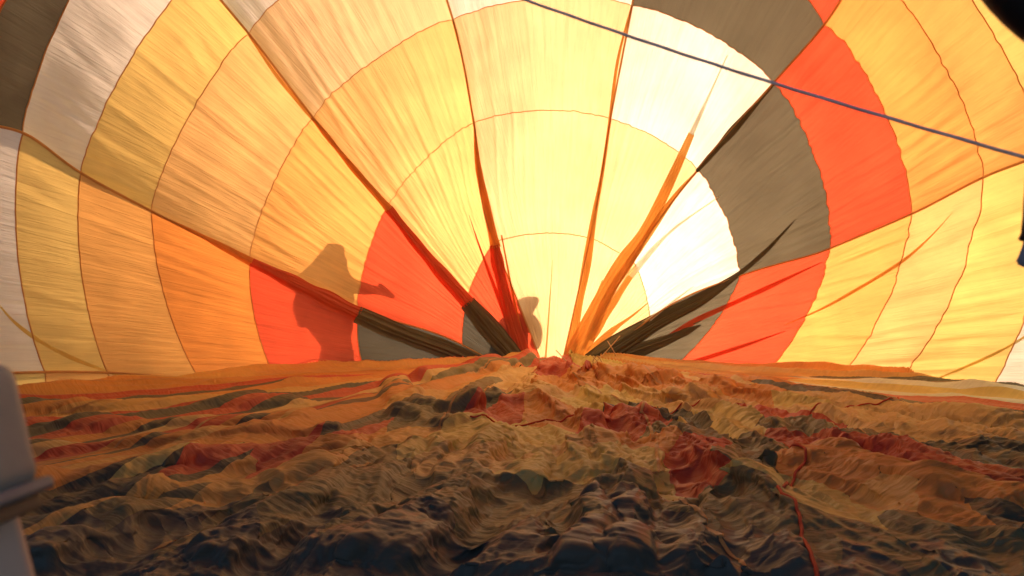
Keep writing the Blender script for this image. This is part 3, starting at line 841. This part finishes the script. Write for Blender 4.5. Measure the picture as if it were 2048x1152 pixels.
gp = np.array([(2050, 470), (2042, 500), (2030, 527), (2052, 537), (2075, 532), (2080, 480)], float)
fr3 = at(gp[:, 0], gp[:, 1], 1.12); bk = at(gp[:, 0], gp[:, 1], 1.135)
bm = bmesh.new()
f1 = [bm.verts.new(p - np.array(strap.location)) for p in fr3]; f2 = [bm.verts.new(p - np.array(strap.location)) for p in bk]
bm.faces.new(f1); bm.faces.new(f2[::-1])
for i in range(6): bm.faces.new((f1[i], f2[i], f2[(i + 1) % 6], f1[(i + 1) % 6]))
bmesh.ops.recalc_face_normals(bm, faces=bm.faces)
bmesh.ops.bevel(bm, geom=list(bm.edges), offset=0.003, segments=2, affect='EDGES')
bm_obj('cloth_end', bm, M_GCLOTH, strap)

# ------------------------------------------------------------------ people outside, between the sun and the cloth
SH = np.array([math.sin(SUN_AZ), math.cos(SUN_AZ), 0])          # horizontal towards the sun
def behind(px, py, D):
    """point outside whose shadow falls on the cloth at this place; D = distance of its upright plane along SH"""
    p = wall_hit(np.array(float(px)), np.array(float(py)))
    t = (D - p @ SH) / (SUN_DIR @ SH)
    return p + SUN_DIR * t

M_COAT = plain('dark_coat', (0.05, 0.05, 0.06), rough=0.9)
def person(name, label, joints, edges, gap, root, fat=0.92):
    ref = wall_hit(np.array([float(j[0]) for j in joints.values()]), np.array([float(j[1]) for j in joints.values()]))
    D = (ref @ SH).max() + gap
    names = list(joints)
    pos = [behind(joints[n_][0], joints[n_][1], D) + SH * (joints[n_][3] if len(joints[n_]) > 3 else 0) for n_ in names]
    base = pos[names.index(root)].copy(); base[2] = 0
    me = bpy.data.meshes.new(name)
    me.from_pydata([tuple(p - base) for p in pos], [(names.index(a), names.index(b)) for a, b in edges], [])
    o = bpy.data.objects.new(name, me); COL.objects.link(o); o.location = base
    sk = o.modifiers.new('skin', 'SKIN'); sk.use_smooth_shade = True
    ss = o.modifiers.new('smooth', 'SUBSURF'); ss.levels = 2; ss.render_levels = 2
    for i, n_ in enumerate(names):
        rr = joints[n_][2] / FPX * float(ref[i] @ FW) * fat
        me.skin_vertices[0].data[i].radius = (rr, rr)
        me.skin_vertices[0].data[i].use_root = (n_ == root)
    me.materials.append(M_COAT)
    tag(o, label, 'person')
    return o

person('person', 'standing person in coat and cap pointing, a large shadow on orange and red panels', {
    'pelvis': (664, 655, 30), 'waist': (654, 628, 39), 'chest': (650, 590, 41), 'neck': (650, 552, 29), 'head': (662, 516, 27), 'crown': (672, 500, 22), 'peak': (692, 498, 12), 'nose': (690, 522, 6),
    'shr': (698, 572, 16), 'elr': (736, 581, 11), 'har': (764, 580, 7), 'fin': (789, 596, 3.5), 'thu': (760, 566, 3),
    'shl': (612, 578, 16), 'ell': (606, 615, 14), 'wrl': (611, 655, 8),
    'hipl': (664, 686, 13), 'knl': (660, 716, 12), 'ftl': (634, 768, 13), 'hipr': (684, 686, 12), 'knr': (690, 716, 11), 'ftr': (700, 768, 13)},
    [('pelvis', 'waist'), ('waist', 'chest'), ('chest', 'neck'), ('neck', 'head'), ('head', 'crown'), ('crown', 'peak'), ('head', 'nose'), ('chest', 'shr'), ('shr', 'elr'), ('elr', 'har'), ('har', 'fin'), ('har', 'thu'),
     ('chest', 'shl'), ('shl', 'ell'), ('ell', 'wrl'), ('pelvis', 'hipl'), ('hipl', 'knl'), ('knl', 'ftl'), ('pelvis', 'hipr'), ('hipr', 'knr'), ('knr', 'ftr')], 0.25, 'pelvis')
person('person', 'stooping person leaning on one arm, seen as a small shadow beside the crown', {
    'pelvis': (985, 690, 32), 'back': (1010, 662, 27), 'chest': (1040, 652, 19), 'neck': (1051, 630, 8), 'head': (1056, 606, 19), 'top': (1055, 595, 17),
    'shr': (1066, 643, 13), 'elr': (1076, 665, 9), 'har': (1068, 700, 9), 'shl': (1040, 670, 14), 'ell': (1046, 690, 9), 'hal': (1040, 715, 8),
    'knl': (990, 730, 24), 'ftl': (975, 760, 20), 'knr': (1010, 735, 22), 'ftr': (1005, 762, 20)},
    [('pelvis', 'back'), ('back', 'chest'), ('chest', 'neck'), ('neck', 'head'), ('head', 'top'), ('chest', 'shr'), ('shr', 'elr'), ('elr', 'har'),
     ('chest', 'shl'), ('shl', 'ell'), ('ell', 'hal'), ('pelvis', 'knl'), ('knl', 'ftl'), ('pelvis', 'knr'), ('knr', 'ftr')], 0.3, 'pelvis', 1.25)
